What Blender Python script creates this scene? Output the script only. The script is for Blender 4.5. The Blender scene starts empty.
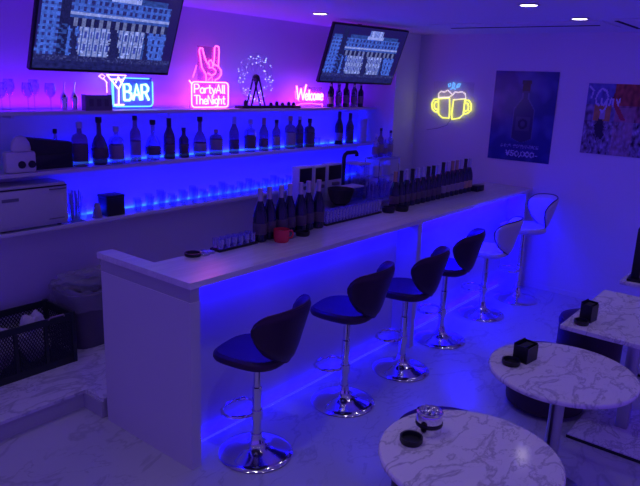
import bpy, bmesh, math, random
from mathutils import Vector, Matrix, noise
C = bpy.context.scene
COL = C.collection
PI = math.pi
R = math.radians
rnd = random.Random(7)

# ---------------------------------------------------------------- camera
CP = Vector((-1.9807, -2.3672, 2.0522))
yaw, pitch, roll = 0.9039, -0.2488, 0.0401
fv = Vector((math.sin(yaw)*math.cos(pitch), math.cos(yaw)*math.cos(pitch), math.sin(pitch)))
r0 = Vector((math.cos(yaw), -math.sin(yaw), 0))
u0 = r0.cross(fv)
rv = r0*math.cos(roll)+u0*math.sin(roll)
uv = -r0*math.sin(roll)+u0*math.cos(roll)
cam = bpy.data.cameras.new('camera')
camo = bpy.data.objects.new('camera', cam)
COL.objects.link(camo)
m = Matrix(((rv.x, uv.x, -fv.x), (rv.y, uv.y, -fv.y), (rv.z, uv.z, -fv.z))).to_4x4()
m.translation = CP
camo.matrix_world = m
cam.sensor_fit = 'HORIZONTAL'
cam.sensor_width = 36
cam.lens = 640.69/640*36
cam.clip_start = .05
C.camera = camo

# ---------------------------------------------------------------- world / lights / exposure
w = bpy.data.worlds.new('world')
C.world = w
w.use_nodes = True
bg = w.node_tree.nodes['Background']
bg.inputs[0].default_value = (.15, .06, 1, 1)
bg.inputs[1].default_value = .66
C.view_settings.view_transform = 'Standard'
C.view_settings.look = 'None'
C.view_settings.gamma = 1
C.view_settings.exposure = 0
C.view_settings.use_curve_mapping = False

def area(name, loc, sx, sy, power, color, rot=(0, 0, 0), spread=PI):
    l = bpy.data.lights.new(name, 'AREA')
    l.shape = 'RECTANGLE'
    l.size, l.size_y = sx, sy
    l.energy = power
    l.color = color
    l.spread = spread
    o = bpy.data.objects.new(name, l)
    COL.objects.link(o)
    o.location = loc
    o.rotation_euler = rot
    return o

BLUE = (.002, .0, 1)
VIOLET = (.115, .001, 1)
ZC = 2.585      # ceiling
YB = 1.92       # back wall
XL = 4.5575     # right wall
H = 1.05        # counter top
# LED strips under and behind the shelves, under the counter and along its foot
area('led_light', (2.05, YB-.035, 1.035), 4.0, .02, 24, BLUE, (R(150), 0, 0))
area('led_light', (2.15, YB-.035, 1.415), 3.8, .02, 24, BLUE, (R(150), 0, 0))
area('led_light', (1.15, .13, .995), 2.1, .02, 11, BLUE, (R(2), 0, 0))
area('led_light', (3.33, .13, .995), 2.05, .02, 40, BLUE, (R(-6), 0, 0))
area('led_light', (1.15, .145, .03), 2.1, .02, 3, BLUE, (R(115), 0, 0))
area('led_light', (3.33, .145, .03), 2.05, .02, 8, BLUE, (R(115), 0, 0))
# violet strip lying along the back of the topmost shelf, washing the wall and ceiling
area('led_light', (1.6, YB-.07, 1.792), 4.6, .02, 24, VIOLET, (R(176), 0, 0))

LAMPS = [(2.346, -.625), (3.276, -.665), (2.361, 1.147), (3.32, -1.75), (2.2, -1.75), (1.0, -.63), (-.2, -.63), (1.0, -1.75), (-.2, -1.75), (.9, 1.147), (-.9, 1.147), (-1.4, -.63)]
for i, (x, y) in enumerate(LAMPS):
    l = bpy.data.lights.new('downlight_lamp', 'SPOT')
    l.energy = [3, 2.2, 2.5, 3.2, 4.5, 2, 7.5, 4, 4.6, 4, 6, 8][i]
    l.color = (1, .88, .95)
    l.spot_size = R(100)
    l.spot_blend = 1
    l.shadow_soft_size = .045
    o = bpy.data.objects.new('downlight_lamp', l)
    COL.objects.link(o)
    o.location = (x, y, ZC-.03)

# ---------------------------------------------------------------- materials
def nt(name):
    mt = bpy.data.materials.new(name)
    mt.use_nodes = True
    return mt, mt.node_tree.nodes, mt.node_tree.links, mt.node_tree.nodes['Principled BSDF']

def mat(name, col, rough=.5, metal=0, spec=.5, emit=None, es=0, trans=0, alpha=1, bump=0, bscale=60, coat=0, vary=0):
    mt, n, l, p = nt(name)
    p.inputs['Base Color'].default_value = (*col, 1)
    p.inputs['Roughness'].default_value = rough
    p.inputs['Metallic'].default_value = metal
    p.inputs['Specular IOR Level'].default_value = spec
    p.inputs['Transmission Weight'].default_value = trans
    p.inputs['Alpha'].default_value = alpha
    p.inputs['Coat Weight'].default_value = coat
    if emit:
        p.inputs['Emission Color'].default_value = (*emit, 1)
        p.inputs['Emission Strength'].default_value = es
    tc = n.new('ShaderNodeTexCoord')
    nz = n.new('ShaderNodeTexNoise')
    nz.inputs['Scale'].default_value = bscale
    nz.inputs['Detail'].default_value = 4
    l.new(tc.outputs['Object'], nz.inputs['Vector'])
    if bump:
        b = n.new('ShaderNodeBump')
        b.inputs['Strength'].default_value = bump
        b.inputs['Distance'].default_value = .005
        l.new(nz.outputs['Fac'], b.inputs['Height'])
        l.new(b.outputs['Normal'], p.inputs['Normal'])
    if vary:
        mx = n.new('ShaderNodeMix')
        mx.data_type = 'RGBA'
        mx.inputs[6].default_value = (*[c*(1-vary) for c in col], 1)
        mx.inputs[7].default_value = (*[min(1, c*(1+vary)) for c in col], 1)
        l.new(nz.outputs['Fac'], mx.inputs[0])
        l.new(mx.outputs[2], p.inputs['Base Color'])
    return mt

def marble(name, base, vein, scale=3, width=.035, rough=.2, wood=False, strength=.9):
    mt, n, l, p = nt(name)
    tc = n.new('ShaderNodeTexCoord')
    mp = n.new('ShaderNodeMapping')
    mp.inputs['Rotation'].default_value = (0, 0, .5)
    mp.inputs['Scale'].default_value = (1, 1.9, 1) if not wood else (.35, 3, 1)
    l.new(tc.outputs['Object'], mp.inputs['Vector'])
    def ridge(sc, wd, seed):
        nz = n.new('ShaderNodeTexNoise')
        nz.noise_dimensions = '4D'
        nz.inputs['W'].default_value = seed
        nz.inputs['Scale'].default_value = sc
        nz.inputs['Detail'].default_value = 5
        nz.inputs['Roughness'].default_value = .55
        nz.inputs['Distortion'].default_value = .7
        l.new(mp.outputs[0], nz.inputs['Vector'])
        s = n.new('ShaderNodeMath'); s.operation = 'SUBTRACT'; s.inputs[1].default_value = .5
        a = n.new('ShaderNodeMath'); a.operation = 'ABSOLUTE'
        mr = n.new('ShaderNodeMapRange'); mr.inputs[1].default_value = 0; mr.inputs[2].default_value = wd
        mr.inputs[3].default_value = 1; mr.inputs[4].default_value = 0
        l.new(nz.outputs['Fac'], s.inputs[0]); l.new(s.outputs[0], a.inputs[0]); l.new(a.outputs[0], mr.inputs[0])
        return mr.outputs[0]
    r1 = ridge(scale, width, 1.3)
    r2 = ridge(scale*2.3, width*.8, 4.1)
    ms = n.new('ShaderNodeTexNoise'); ms.inputs['Scale'].default_value = scale*.9; l.new(mp.outputs[0], ms.inputs['Vector'])
    mk = n.new('ShaderNodeMapRange'); mk.inputs[1].default_value = .42; mk.inputs[2].default_value = .6
    l.new(ms.outputs['Fac'], mk.inputs[0])
    m2 = n.new('ShaderNodeMath'); m2.operation = 'MULTIPLY'; l.new(r2, m2.inputs[0]); l.new(mk.outputs[0], m2.inputs[1])
    mx = n.new('ShaderNodeMath'); mx.operation = 'MAXIMUM'; l.new(r1, mx.inputs[0]); l.new(m2.outputs[0], mx.inputs[1])
    st = n.new('ShaderNodeMath'); st.operation = 'MULTIPLY'; st.inputs[1].default_value = strength; l.new(mx.outputs[0], st.inputs[0])
    c = n.new('ShaderNodeMix'); c.data_type = 'RGBA'
    c.inputs[6].default_value = (*base, 1); c.inputs[7].default_value = (*vein, 1)
    l.new(st.outputs[0], c.inputs[0]); l.new(c.outputs[2], p.inputs['Base Color'])
    p.inputs['Roughness'].default_value = rough
    return mt

def glassmat(name, col, rough=.05, mix=.35, ior=1.35):
    """thin tinted glass: partly see-through, glossy"""
    mt, n, l, p = nt(name)
    p.inputs['Base Color'].default_value = (*col, 1)
    p.inputs['Roughness'].default_value = rough
    p.inputs['Alpha'].default_value = mix
    p.inputs['Specular IOR Level'].default_value = .9
    p.inputs['IOR'].default_value = 1.5
    return mt

def thinglass(name, tint=(.9, .9, 1), base=.06, rim=.75, rough=.04):
    """see-through glass whose edges catch the light"""
    mt = bpy.data.materials.new(name); mt.use_nodes = True
    n, l = mt.node_tree.nodes, mt.node_tree.links
    n.clear()
    out = n.new('ShaderNodeOutputMaterial')
    tr = n.new('ShaderNodeBsdfTransparent'); tr.inputs[0].default_value = (*tint, 1)
    gl = n.new('ShaderNodeBsdfGlossy'); gl.inputs[0].default_value = (.9, .9, 1, 1); gl.inputs['Roughness'].default_value = rough
    lw = n.new('ShaderNodeLayerWeight'); lw.inputs[0].default_value = .35
    mr = n.new('ShaderNodeMapRange'); mr.inputs[3].default_value = base; mr.inputs[4].default_value = rim
    l.new(lw.outputs['Facing'], mr.inputs[0])
    mx = n.new('ShaderNodeMixShader')
    l.new(mr.outputs[0], mx.inputs[0]); l.new(tr.outputs[0], mx.inputs[1]); l.new(gl.outputs[0], mx.inputs[2])
    l.new(mx.outputs[0], out.inputs[0])
    return mt

def printmat(name, emission=0, rough=.35):
    mt, n, l, p = nt(name)
    a = n.new('ShaderNodeAttribute'); a.attribute_name = 'Col'
    if emission:
        p.inputs['Base Color'].default_value = (.01, .01, .012, 1)
        l.new(a.outputs['Color'], p.inputs['Emission Color'])
        p.inputs['Emission Strength'].default_value = emission
    else:
        l.new(a.outputs['Color'], p.inputs['Base Color'])
    p.inputs['Roughness'].default_value = rough
    return mt

M = {}
M['wall'] = mat('wall_paper', (.72, .70, .74), .75, bump=.15, bscale=180, vary=.03)
M['ceil'] = mat('ceiling_paper', (.74, .72, .76), .8, bump=.1, bscale=200)
M['floor'] = marble('marble_floor', (.5, .49, .53), (.2, .19, .22), 1.15, .016, .28, strength=.42)
M['plat'] = marble('marble_step', (.66, .65, .68), (.3, .29, .32), 2.2, .03, .3, strength=.7)
M['riser'] = mat('riser_paint', (.46, .45, .47), .5, vary=.05)
M['table'] = marble('marble_table', (.78, .74, .76), (.27, .24, .28), 4.0, .03, .1, strength=.62)
M['counter'] = marble('counter_stone', (.74, .70, .73), (.52, .47, .5), 3.0, .09, .22, wood=True, strength=.4)
M['panel'] = mat('panel_paint', (.6, .58, .6), .38, vary=.02, bscale=3)
M['edge'] = mat('counter_edge', (.42, .40, .44), .45)
M['shelf'] = mat('shelf_board', (.62, .6, .64), .5)
M['pvc'] = mat('black_leather', (.035, .012, .035), .42, spec=.35, bump=.1, bscale=250)
M['wpvc'] = mat('white_leather', (.62, .58, .6), .4, bump=.1, bscale=250)
M['chrome'] = mat('chrome', (.75, .75, .78), .12, 1)
M['steel'] = mat('brushed_steel', (.5, .5, .54), .3, 1)
M['black'] = mat('black_plastic', (.008, .008, .011), .4)
M['blackm'] = mat('black_metal', (.012, .012, .016), .5, vary=.1)
M['white'] = mat('white_plastic', (.62, .6, .62), .4)
M['warm'] = mat('warmer_body', (.5, .49, .5), .4, vary=.03)
M['grey'] = mat('grey_plastic', (.16, .15, .18), .5)
M['bin'] = mat('bin_plastic', (.1, .09, .12), .5, vary=.1)
M['film'] = mat('clear_film', (.5, .5, .56), .25, alpha=.3, bump=.8, bscale=22, spec=.9)
M['crate'] = mat('crate_plastic', (.012, .02, .022), .5)
M['cloth'] = mat('crumpled_cloth', (.55, .53, .55), .8, bump=.6, bscale=30)
M['clear'] = thinglass('clear_glass')
M['sparkle'] = thinglass('cut_glass', (.85, .85, 1), .12, 1, .1)
M['clearb'] = thinglass('clear_bottle_glass', (.62, .6, .75), .12, .7, .08)
M['champ'] = mat('dark_bottle_glass', (.006, .008, .04), .13, spec=.6, coat=.05)
M['brown'] = mat('brown_bottle_glass', (.05, .012, .04), .1, spec=.8, alpha=.85)
M['amber'] = mat('amber_bottle_glass', (.12, .035, .05), .15, spec=.7, alpha=.6)
M['green'] = mat('green_bottle_glass', (.015, .035, .02), .1, spec=.8)
M['rose'] = mat('pink_bottle_glass', (.20, .07, .11), .2, spec=.6, alpha=.6)
M['foil'] = mat('silver_foil', (.5, .48, .5), .35, .5)
M['goldfoil'] = mat('gold_foil', (.42, .27, .15), .35, .5)
M['label'] = mat('paper_label', (.30, .23, .27), .6, vary=.2, bscale=120)
M['glabel'] = mat('gold_label', (.5, .3, .16), .5, vary=.2, bscale=120)
M['dlabel'] = mat('dark_label', (.1, .07, .09), .6, vary=.3, bscale=120)
M['red'] = mat('red_glaze', (.8, .03, .07), .25)
M['led'] = mat('led_tape', (.1, .1, .1), .5, emit=(.04, .22, 1), es=1.6)
M['ledd'] = mat('led_tape_dim', (.0, .0, .02), .9, spec=0, emit=(.04, .03, 1), es=1.3)
M['lamp'] = mat('lamp_lens', (.8, .8, .8), .5, emit=(1, .86, 1), es=7)
M['pink'] = mat('neon_pink', (.8, .3, .6), .4, emit=(1, .09, .56), es=3.6)
M['pinkb'] = mat('neon_pink_bright', (.8, .3, .6), .4, emit=(1, .2, .75), es=5)
M['cyan'] = mat('neon_cyan', (.3, .7, .8), .4, emit=(.12, .55, 1), es=1.8)
M['cyanw'] = mat('neon_ice_blue', (.5, .8, .8), .4, emit=(.38, .85, 1), es=2.6)
M['peach'] = mat('neon_peach', (.8, .6, .6), .4, emit=(1, .45, .62), es=3)
M['yellow'] = mat('neon_yellow', (.8, .8, .2), .4, emit=(.72, .74, .07), es=1.9)
M['cream'] = mat('neon_cream', (.8, .8, .6), .4, emit=(.9, .72, .6), es=1.1)
M['sky'] = mat('neon_sky', (.3, .6, .8), .4, emit=(.16, .5, 1), es=1.0)
M['acryl'] = mat('acrylic_backing', (.45, .5, .75), .1, alpha=.06, spec=.8)
M['acrylb'] = mat('blue_acrylic_backing', (.10, .30, .75), .15, alpha=.6, spec=.8)
M['acrylp'] = mat('pink_acrylic_backing', (.75, .15, .6), .15, alpha=.35, spec=.8)
M['fairy'] = mat('fairy_light', (.5, .6, .8), .4, emit=(.35, .5, 1), es=3.5)
M['screen'] = printmat('tv_picture', .8, .15)
M['poster'] = printmat('poster_print', 0, .22)
M['poster2'] = printmat('poster_print_matt', 0, .45)
M['slot'] = mat('vent_slot', (.01, .01, .012), .7)
M['straw'] = mat('straws', (.3, .35, .6), .4, vary=.4)

# ---------------------------------------------------------------- mesh builder
class MB:
    def __init__(s):
        s.bm = bmesh.new()
    def box(s, x0, x1, y0, y1, z0, z1, bev=0):
        t = bmesh.new()
        bmesh.ops.create_cube(t, size=1)
        for v in t.verts:
            v.co = Vector(((x0+x1)/2+v.co.x*(x1-x0), (y0+y1)/2+v.co.y*(y1-y0), (z0+z1)/2+v.co.z*(z1-z0)))
        if bev:
            bmesh.ops.bevel(t, geom=t.edges[:], offset=bev, segments=2, affect='EDGES', profile=.5)
        s.merge(t)
        return s
    def merge(s, t, mx=None):
        me = bpy.data.meshes.new('tmp')
        if mx is not None:
            t.transform(mx)
        t.to_mesh(me); t.free()
        s.bm.from_mesh(me)
        bpy.data.meshes.remove(me)
    def prism(s, pts, z0, z1):
        n = len(pts)
        a = [s.bm.verts.new((x, y, z0)) for x, y in pts]
        b = [s.bm.verts.new((x, y, z1)) for x, y in pts]
        s.bm.faces.new(a[::-1]); s.bm.faces.new(b)
        for i in range(n):
            s.bm.faces.new((a[i], a[(i+1) % n], b[(i+1) % n], b[i]))
        return s
    def lathe(s, prof, n=20, c=(0, 0, 0), sx=1, sy=1, cap=True):
        rings = []
        for r, z in prof:
            if r < 1e-5:
                rings.append([s.bm.verts.new((c[0], c[1], c[2]+z))])
            else:
                rings.append([s.bm.verts.new((c[0]+r*sx*math.cos(2*PI*k/n), c[1]+r*sy*math.sin(2*PI*k/n), c[2]+z)) for k in range(n)])
        for a, b in zip(rings, rings[1:]):
            for k in range(n):
                k2 = (k+1) % n
                if len(a) == 1 and len(b) == 1: continue
                if len(a) == 1: s.bm.faces.new((a[0], b[k2], b[k]))
                elif len(b) == 1: s.bm.faces.new((a[k], a[k2], b[0]))
                else: s.bm.faces.new((a[k], a[k2], b[k2], b[k]))
        if cap:
            if len(rings[0]) > 1: s.bm.faces.new(rings[0][::-1])
            if len(rings[-1]) > 1: s.bm.faces.new(rings[-1])
        return s
    def tube(s, pts, r, n=6, closed=False):
        P = [Vector(p) for p in pts]
        N = len(P)
        rings = []
        prev = None
        for i in range(N):
            if closed:
                t = (P[(i+1) % N]-P[i-1])
            else:
                t = P[min(i+1, N-1)]-P[max(i-1, 0)]
            if t.length < 1e-9: t = Vector((0, 0, 1))
            t.normalize()
            if prev is None:
                a = Vector((0, 0, 1)) if abs(t.z) < .9 else Vector((1, 0, 0))
                nn = t.cross(a).normalized()
            else:
                nn = (prev-t*prev.dot(t))
                if nn.length < 1e-6: nn = t.orthogonal()
                nn.normalize()
            prev = nn
            bb = t.cross(nn)
            rings.append([s.bm.verts.new(P[i]+nn*r*math.cos(2*PI*k/n)+bb*r*math.sin(2*PI*k/n)) for k in range(n)])
        m_ = N if closed else N-1
        for i in range(m_):
            a, b = rings[i], rings[(i+1) % N]
            for k in range(n):
                s.bm.faces.new((a[k], a[(k+1) % n], b[(k+1) % n], b[k]))
        if not closed:
            s.bm.faces.new(rings[0][::-1]); s.bm.faces.new(rings[-1])
        return s
    def ball(s, c, r, sub=1, sc=(1, 1, 1)):
        t = bmesh.new()
        bmesh.ops.create_icosphere(t, subdivisions=sub, radius=r)
        for v in t.verts:
            v.co = Vector((c[0]+v.co.x*sc[0], c[1]+v.co.y*sc[1], c[2]+v.co.z*sc[2]))
        s.merge(t)
        return s
    def build(s, name, m, parent=None, smooth=True, loc=None):
        bmesh.ops.recalc_face_normals(s.bm, faces=s.bm.faces[:])
        me = bpy.data.meshes.new(name)
        s.bm.to_mesh(me); s.bm.free()
        me.materials.append(M[m] if isinstance(m, str) else m)
        if smooth:
            for p in me.polygons: p.use_smooth = True
            try: me.set_sharp_from_angle(angle=R(38))
            except Exception: pass
        o = bpy.data.objects.new(name, me)
        COL.objects.link(o)
        if parent: o.parent = parent
        if loc: o.location = loc
        return o

def tag(o, label, cat, group=None):
    o['label'] = label; o['category'] = cat
    if group: o['group'] = group
    return o
def thing(name, label, cat, loc=(0, 0, 0), rz=0, group=None):
    o = bpy.data.objects.new(name, None)
    COL.objects.link(o)
    o.empty_display_size = .05
    o.location = loc; o.rotation_euler = (0, 0, rz)
    return tag(o, label, cat, group)
def dup(root, loc, rz=None, label=None, group=None):
    r = root.copy(); COL.objects.link(r)
    r.location = loc
    if rz is not None: r.rotation_euler = (0, 0, rz)
    if label: r['label'] = label
    if group: r['group'] = group
    for ch in list(root.children):
        c = ch.copy(); COL.objects.link(c); c.parent = r
        for g in ch.children:
            d = g.copy(); COL.objects.link(d); d.parent = c
    return r
def struct(o):
    o['kind'] = 'structure'; return o
def arc(cx, cz, r, a0, a1, n=8, rx=None):
    rx = rx or r
    return [(cx+rx*math.cos(R(a0+(a1-a0)*k/n)), cz+r*math.sin(R(a0+(a1-a0)*k/n))) for k in range(n+1)]
ORD = ['first', 'second', 'third', 'fourth', 'fifth', 'sixth', 'seventh', 'eighth', 'ninth', 'tenth', 'eleventh', 'twelfth', 'thirteenth', 'fourteenth', 'fifteenth', 'sixteenth', 'seventeenth', 'eighteenth', 'nineteenth', 'twentieth']

# ---------------------------------------------------------------- the room
X0, Y0 = -3.4, -4.2
struct(MB().box(X0, XL+.1, Y0, YB+.1, -.1, 0).build('floor', 'floor', smooth=False))
struct(MB().box(X0, XL+.1, Y0, YB+.1, ZC, ZC+.1).build('ceiling', 'ceil', smooth=False))
struct(MB().box(X0, XL+.1, YB, YB+.1, 0, ZC).build('wall_back', 'wall', smooth=False))
struct(MB().box(XL, XL+.1, Y0, YB, 0, ZC).build('wall_right', 'wall', smooth=False))
struct(MB().box(4.0898, XL, 1.4605, YB, 0, ZC).build('wall_pillar', 'wall', smooth=False))
# raised floor behind the bar
ZP = .125
struct(MB().prism([(X0, 1.02), (-.012, 1.02), (-.012, .82), (.07, .82), (.07, .216), (4.5575, .218), (4.5575, 1.46), (4.0898, 1.46), (4.0898, YB), (X0, YB)], 0, ZP-.02).build('floor_platform', 'riser', smooth=False))
struct(MB().prism([(X0, 1.0), (.0, 1.0), (.0, .82), (.07, .82), (.07, .216), (4.5575, .218), (4.5575, 1.46), (4.0898, 1.46), (4.0898, YB), (X0, YB)], ZP-.02, ZP).build('floor_platform_top', 'plat', smooth=False))
struct(MB().box(XL-.008, XL, Y0, .18, 0, .05).build('baseboard_right', 'wall', smooth=False))

# ---------------------------------------------------------------- bar counter
bar = thing('bar_counter', 'long white bar counter with pale stone top and blue light under its overhang', 'bar counter')
D = .812; d = .4215; t_ = .103
XB = XL-.003
MB().prism([(0, 0), (XB, 0), (XB, d+.12), (4.2, d+.12), (4.2, d), (t_, d), (t_, D), (0, D)], H-.034, H).build('countertop', 'counter', bar, smooth=False)
MB().prism([(.004, .004), (.063, .004), (.063, D-.03), (.004, D-.03)], H-.105, H-.034).build('apron', 'edge', bar, smooth=False)
MB().prism([(0, 0), (.063, 0), (.063, D-.035), (0, D-.035)], 0, H-.105).build('end_panel', 'panel', bar, smooth=False)
MB().box(.063, XB, .183, .215, 0, H-.034).build('front_panel', 'panel', bar, smooth=False)
MB().box(2.235, 2.295, .0, .183, 0, H-.034).build('divider', 'panel', bar, smooth=False)
MB().box(4.375, 4.435, .0, .183, 0, H-.034).build('divider', 'panel', bar, smooth=False)
MB().box(.07, 4.37, .150, .162, H-.042, H-.034).build('led_strip', 'ledd', bar, smooth=False)
MB().box(.07, 4.37, .173, .181, .0, .006).build('led_strip', 'ledd', bar, smooth=False)

# ---------------------------------------------------------------- shelves
YS = 1.69
def shelf(z, x1, nm, led, x0=X0):
    o = thing('wall_shelf', nm, 'shelf', (0, 0, z), 0, 'white wall shelves behind the bar')
    MB().box(x0, x1, YS, YB-.001, -.024, 0, .002).build('board', 'shelf', o, smooth=False)
    if led:
        MB().box(.05, x1-.02, YB-.02, YB-.008, .0, .012).build('led_strip', 'led', o, smooth=False)
    for x in (-.9, .05, 1.3, 2.6, 3.7):
        if x < x1: MB().box(x, x+.02, YB-.12, YB-.001, -.05, -.024).build('bracket', 'shelf', o, smooth=False)
    return o
ZT, ZM, ZL = 1.7841, 1.393, 1.013
shelf(ZT, 4.089, 'topmost white wall shelf, carrying the neon signs', False)
shelf(ZM, 4.089, 'middle white wall shelf, carrying the row of spirit bottles', True)
shelf(ZL, 4.089, 'lowest white wall shelf, under the towel warmer and glasses', True)

# ---------------------------------------------------------------- painted grids (screens and posters)
def painted(name, material, P00, PU, PV, nu, nv, fn, parent=None, bend=0):
    """grid of nu x nv faces from corner P00 along PU and PV, coloured by fn(u, v) with v up"""
    P00, PU, PV = Vector(P00), Vector(PU), Vector(PV)
    nrm = PU.cross(PV).normalized()
    vs = []
    for j in range(nv+1):
        for i in range(nu+1):
            a, b = i/nu, j/nv
            vs.append(P00+PU*a+PV*b+nrm*bend*(math.sin(a*PI*1.5+.4)*math.cos(b*PI)*.5+.5))
    fs = [(j*(nu+1)+i, j*(nu+1)+i+1, (j+1)*(nu+1)+i+1, (j+1)*(nu+1)+i) for j in range(nv) for i in range(nu)]
    me = bpy.data.meshes.new(name)
    me.from_pydata([tuple(v) for v in vs], [], fs)
    ca = me.color_attributes.new('Col', 'FLOAT_COLOR', 'CORNER')
    k = 0
    for j in range(nv):
        for i in range(nu):
            c = fn((i+.5)/nu, (j+.5)/nv)
            for q in range(4):
                ca.data[k].color = (*c, 1); k += 1
    me.materials.append(M[material])
    o = bpy.data.objects.new(name, me)
    COL.objects.link(o)
    if parent: o.parent = parent
    return o

def facade(u, v):
    """night view of a floodlit blue hotel front"""
    n1 = noise.noise(Vector((u*37, v*31, 2)))
    n2 = noise.noise(Vector((u*90, v*80, 5)))
    skyc = (.016, .010, .13)
    blue = Vector((.05, .12, .62))*(1+.6*n1+.35*n2)
    pale = Vector((.26, .32, .80))*(1+.3*n1+.4*n2)
    navy = Vector((.012, .014, .10))*(1+.6*n2)
    if v < .1: return tuple(Vector((.012, .014, .11))*(1.2+.8*n1))
    if v < .16: return tuple(navy*1.5+Vector((.04, .05, .12))*max(0, n2*2))
    # left tower, seen at an angle
    if .015+.04*(v-.5) < u < .14-.01*v and v < .84:
        if v > .80: return tuple(blue*.7)
        wx = (u*26) % 1; wz = (v*15) % 1
        return tuple(navy*2.4 if (wx < .45 and .3 < wz < .75) else blue*1.15)
    if .14 <= u < .20: return tuple(navy if (v > .5 or n1 < .1) else blue*.5)
    if u > .93 or u < .02: return skyc
    # main front
    if v > .80:
        if .46 < u < .68 and v < .95:
            if v > .86 and not (.48 < u < .66): return skyc
            return tuple(pale*1.25 if ((u*60) % 1 > .35 or v < .85) else blue)
        if v > .86 or u < .24 or u > .89: return skyc
        return tuple(blue*.55)
    if v > .64:
        wx = (u*22) % 1; wz = ((v-.64)*12.5) % 1
        return tuple(navy*2 if (.3 < wx < .7 and .2 < wz < .75) else blue*1.05)
    if v > .615: return tuple(pale*1.1)
    if v > .58: return tuple(blue*.8)
    if v > .49:
        wx = (u*17) % 1
        return tuple(navy if .25 < wx < .8 else pale*.55)
    # a dark gap and trees in front of the columns
    for tx, tw in ((.53, .035), (.245, .02), (.775, .015)):
        if abs(u-tx+.1*(v-.3)) < tw*(1.3-v*1.2)+.02*n1: return tuple(navy*1.2)
    if .27 < u < .76:
        wx = (u*24) % 1
        if wx < .22: return tuple(blue*.7)
        if .45 < wx < .75 and (.22 < v < .30 or .36 < v < .43): return tuple(navy*3+blue*.3)
        return tuple(pale*(.75+1.3*abs(n1)))
    wx = (u*20) % 1
    if (.3 < wx < .65 and ((v*11) % 1) < .55): return tuple(navy*2)
    return tuple(blue*1.25)

def tv(x0, y0, z0, W, tilt, ry, label):
    h = W*.575
    o = thing('wall_television', label, 'television', (x0, y0, z0), ry, 'televisions hung from the ceiling')
    o.rotation_euler = (tilt, 0, ry)
    o.rotation_mode = 'ZYX' if False else 'XYZ'
    b = MB().box(0, W, 0, .035, 0, h, .004).build('housing', 'black', o)
    painted('screen', 'screen', (.012, -.0015, .018), (W-.024, 0, 0), (0, 0, h-.03), 110, 64, facade, o)
    MB().box(W*.25, W*.75, .035, .07, h*.2, h*.75, .01).build('rear_cover', 'black', o)
    MB().tube([(W/2, .06, h*.5), (W/2, .19, h*.55)], .02, 8).tube([(W/2, .19, h*.53), (W/2, .19+math.tan(tilt)*.0, h*.98)], .02, 8).build('ceiling_bracket', 'blackm', o)
    return o
tv(2.80, 1.50, 2.03, .975, .375, -.2, 'smaller-looking tilted television above the pink welcome sign, showing a blue lit building')
tv(-.034, 1.366, 2.042, 1.0, .36, 0, 'large tilted television above the bar neon sign at upper left, showing a blue lit building')

# ---------------------------------------------------------------- downlights and ceiling slots
lab = ['larger-looking round ceiling light at the top edge, left of the one near the poster', 'round recessed ceiling light above the bottle poster', 'thin-looking ceiling light between the two televisions', 'ceiling light over the rectangular table', 'ceiling light over the middle of the table row', 'ceiling light over the second bar stool', 'ceiling light above the step left of the bar', 'ceiling light over the middle round table', 'ceiling light over the nearest round table', 'ceiling light behind the bar near the neon bar sign', 'ceiling light above the crate', 'ceiling light closest to the photographer']
for i, (x, y) in enumerate(LAMPS):
    o = thing('ceiling_downlight', lab[i], 'ceiling light', (x, y, ZC), 0, 'recessed ceiling lights')
    MB().lathe([(.068, 0), (.075, -.004), (.07, -.008), (.055, -.006), (.055, 0)], 28, cap=False).build('trim_ring', 'white', o)
    MB().lathe([(0, -.004), (.055, -.004), (.055, -.001), (0, -.001)], 28, cap=False).build('lens', 'lamp', o)
v = thing('ceiling_vent', 'long dark slot of the ceiling air vent above the posters', 'air vent', (3.72, 0, ZC))
MB().box(-.28, .30, -.78, .76, -.012, 0, .004).build('frame', 'ceil', v, smooth=False)
MB().box(-.02, .012, -.69, .65, -.016, -.0121).build('slot', 'slot', v, smooth=False)
v2 = thing('ceiling_vent', 'short dark slot of the ceiling vent at the right edge', 'air vent', (3.72, -1.1, ZC))
MB().box(-.36, .36, -.12, .22, -.012, 0, .004).build('frame', 'ceil', v2, smooth=False)
MB().box(-.34, .34, .18, .21, -.016, -.0121).build('slot', 'slot', v2, smooth=False)

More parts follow.
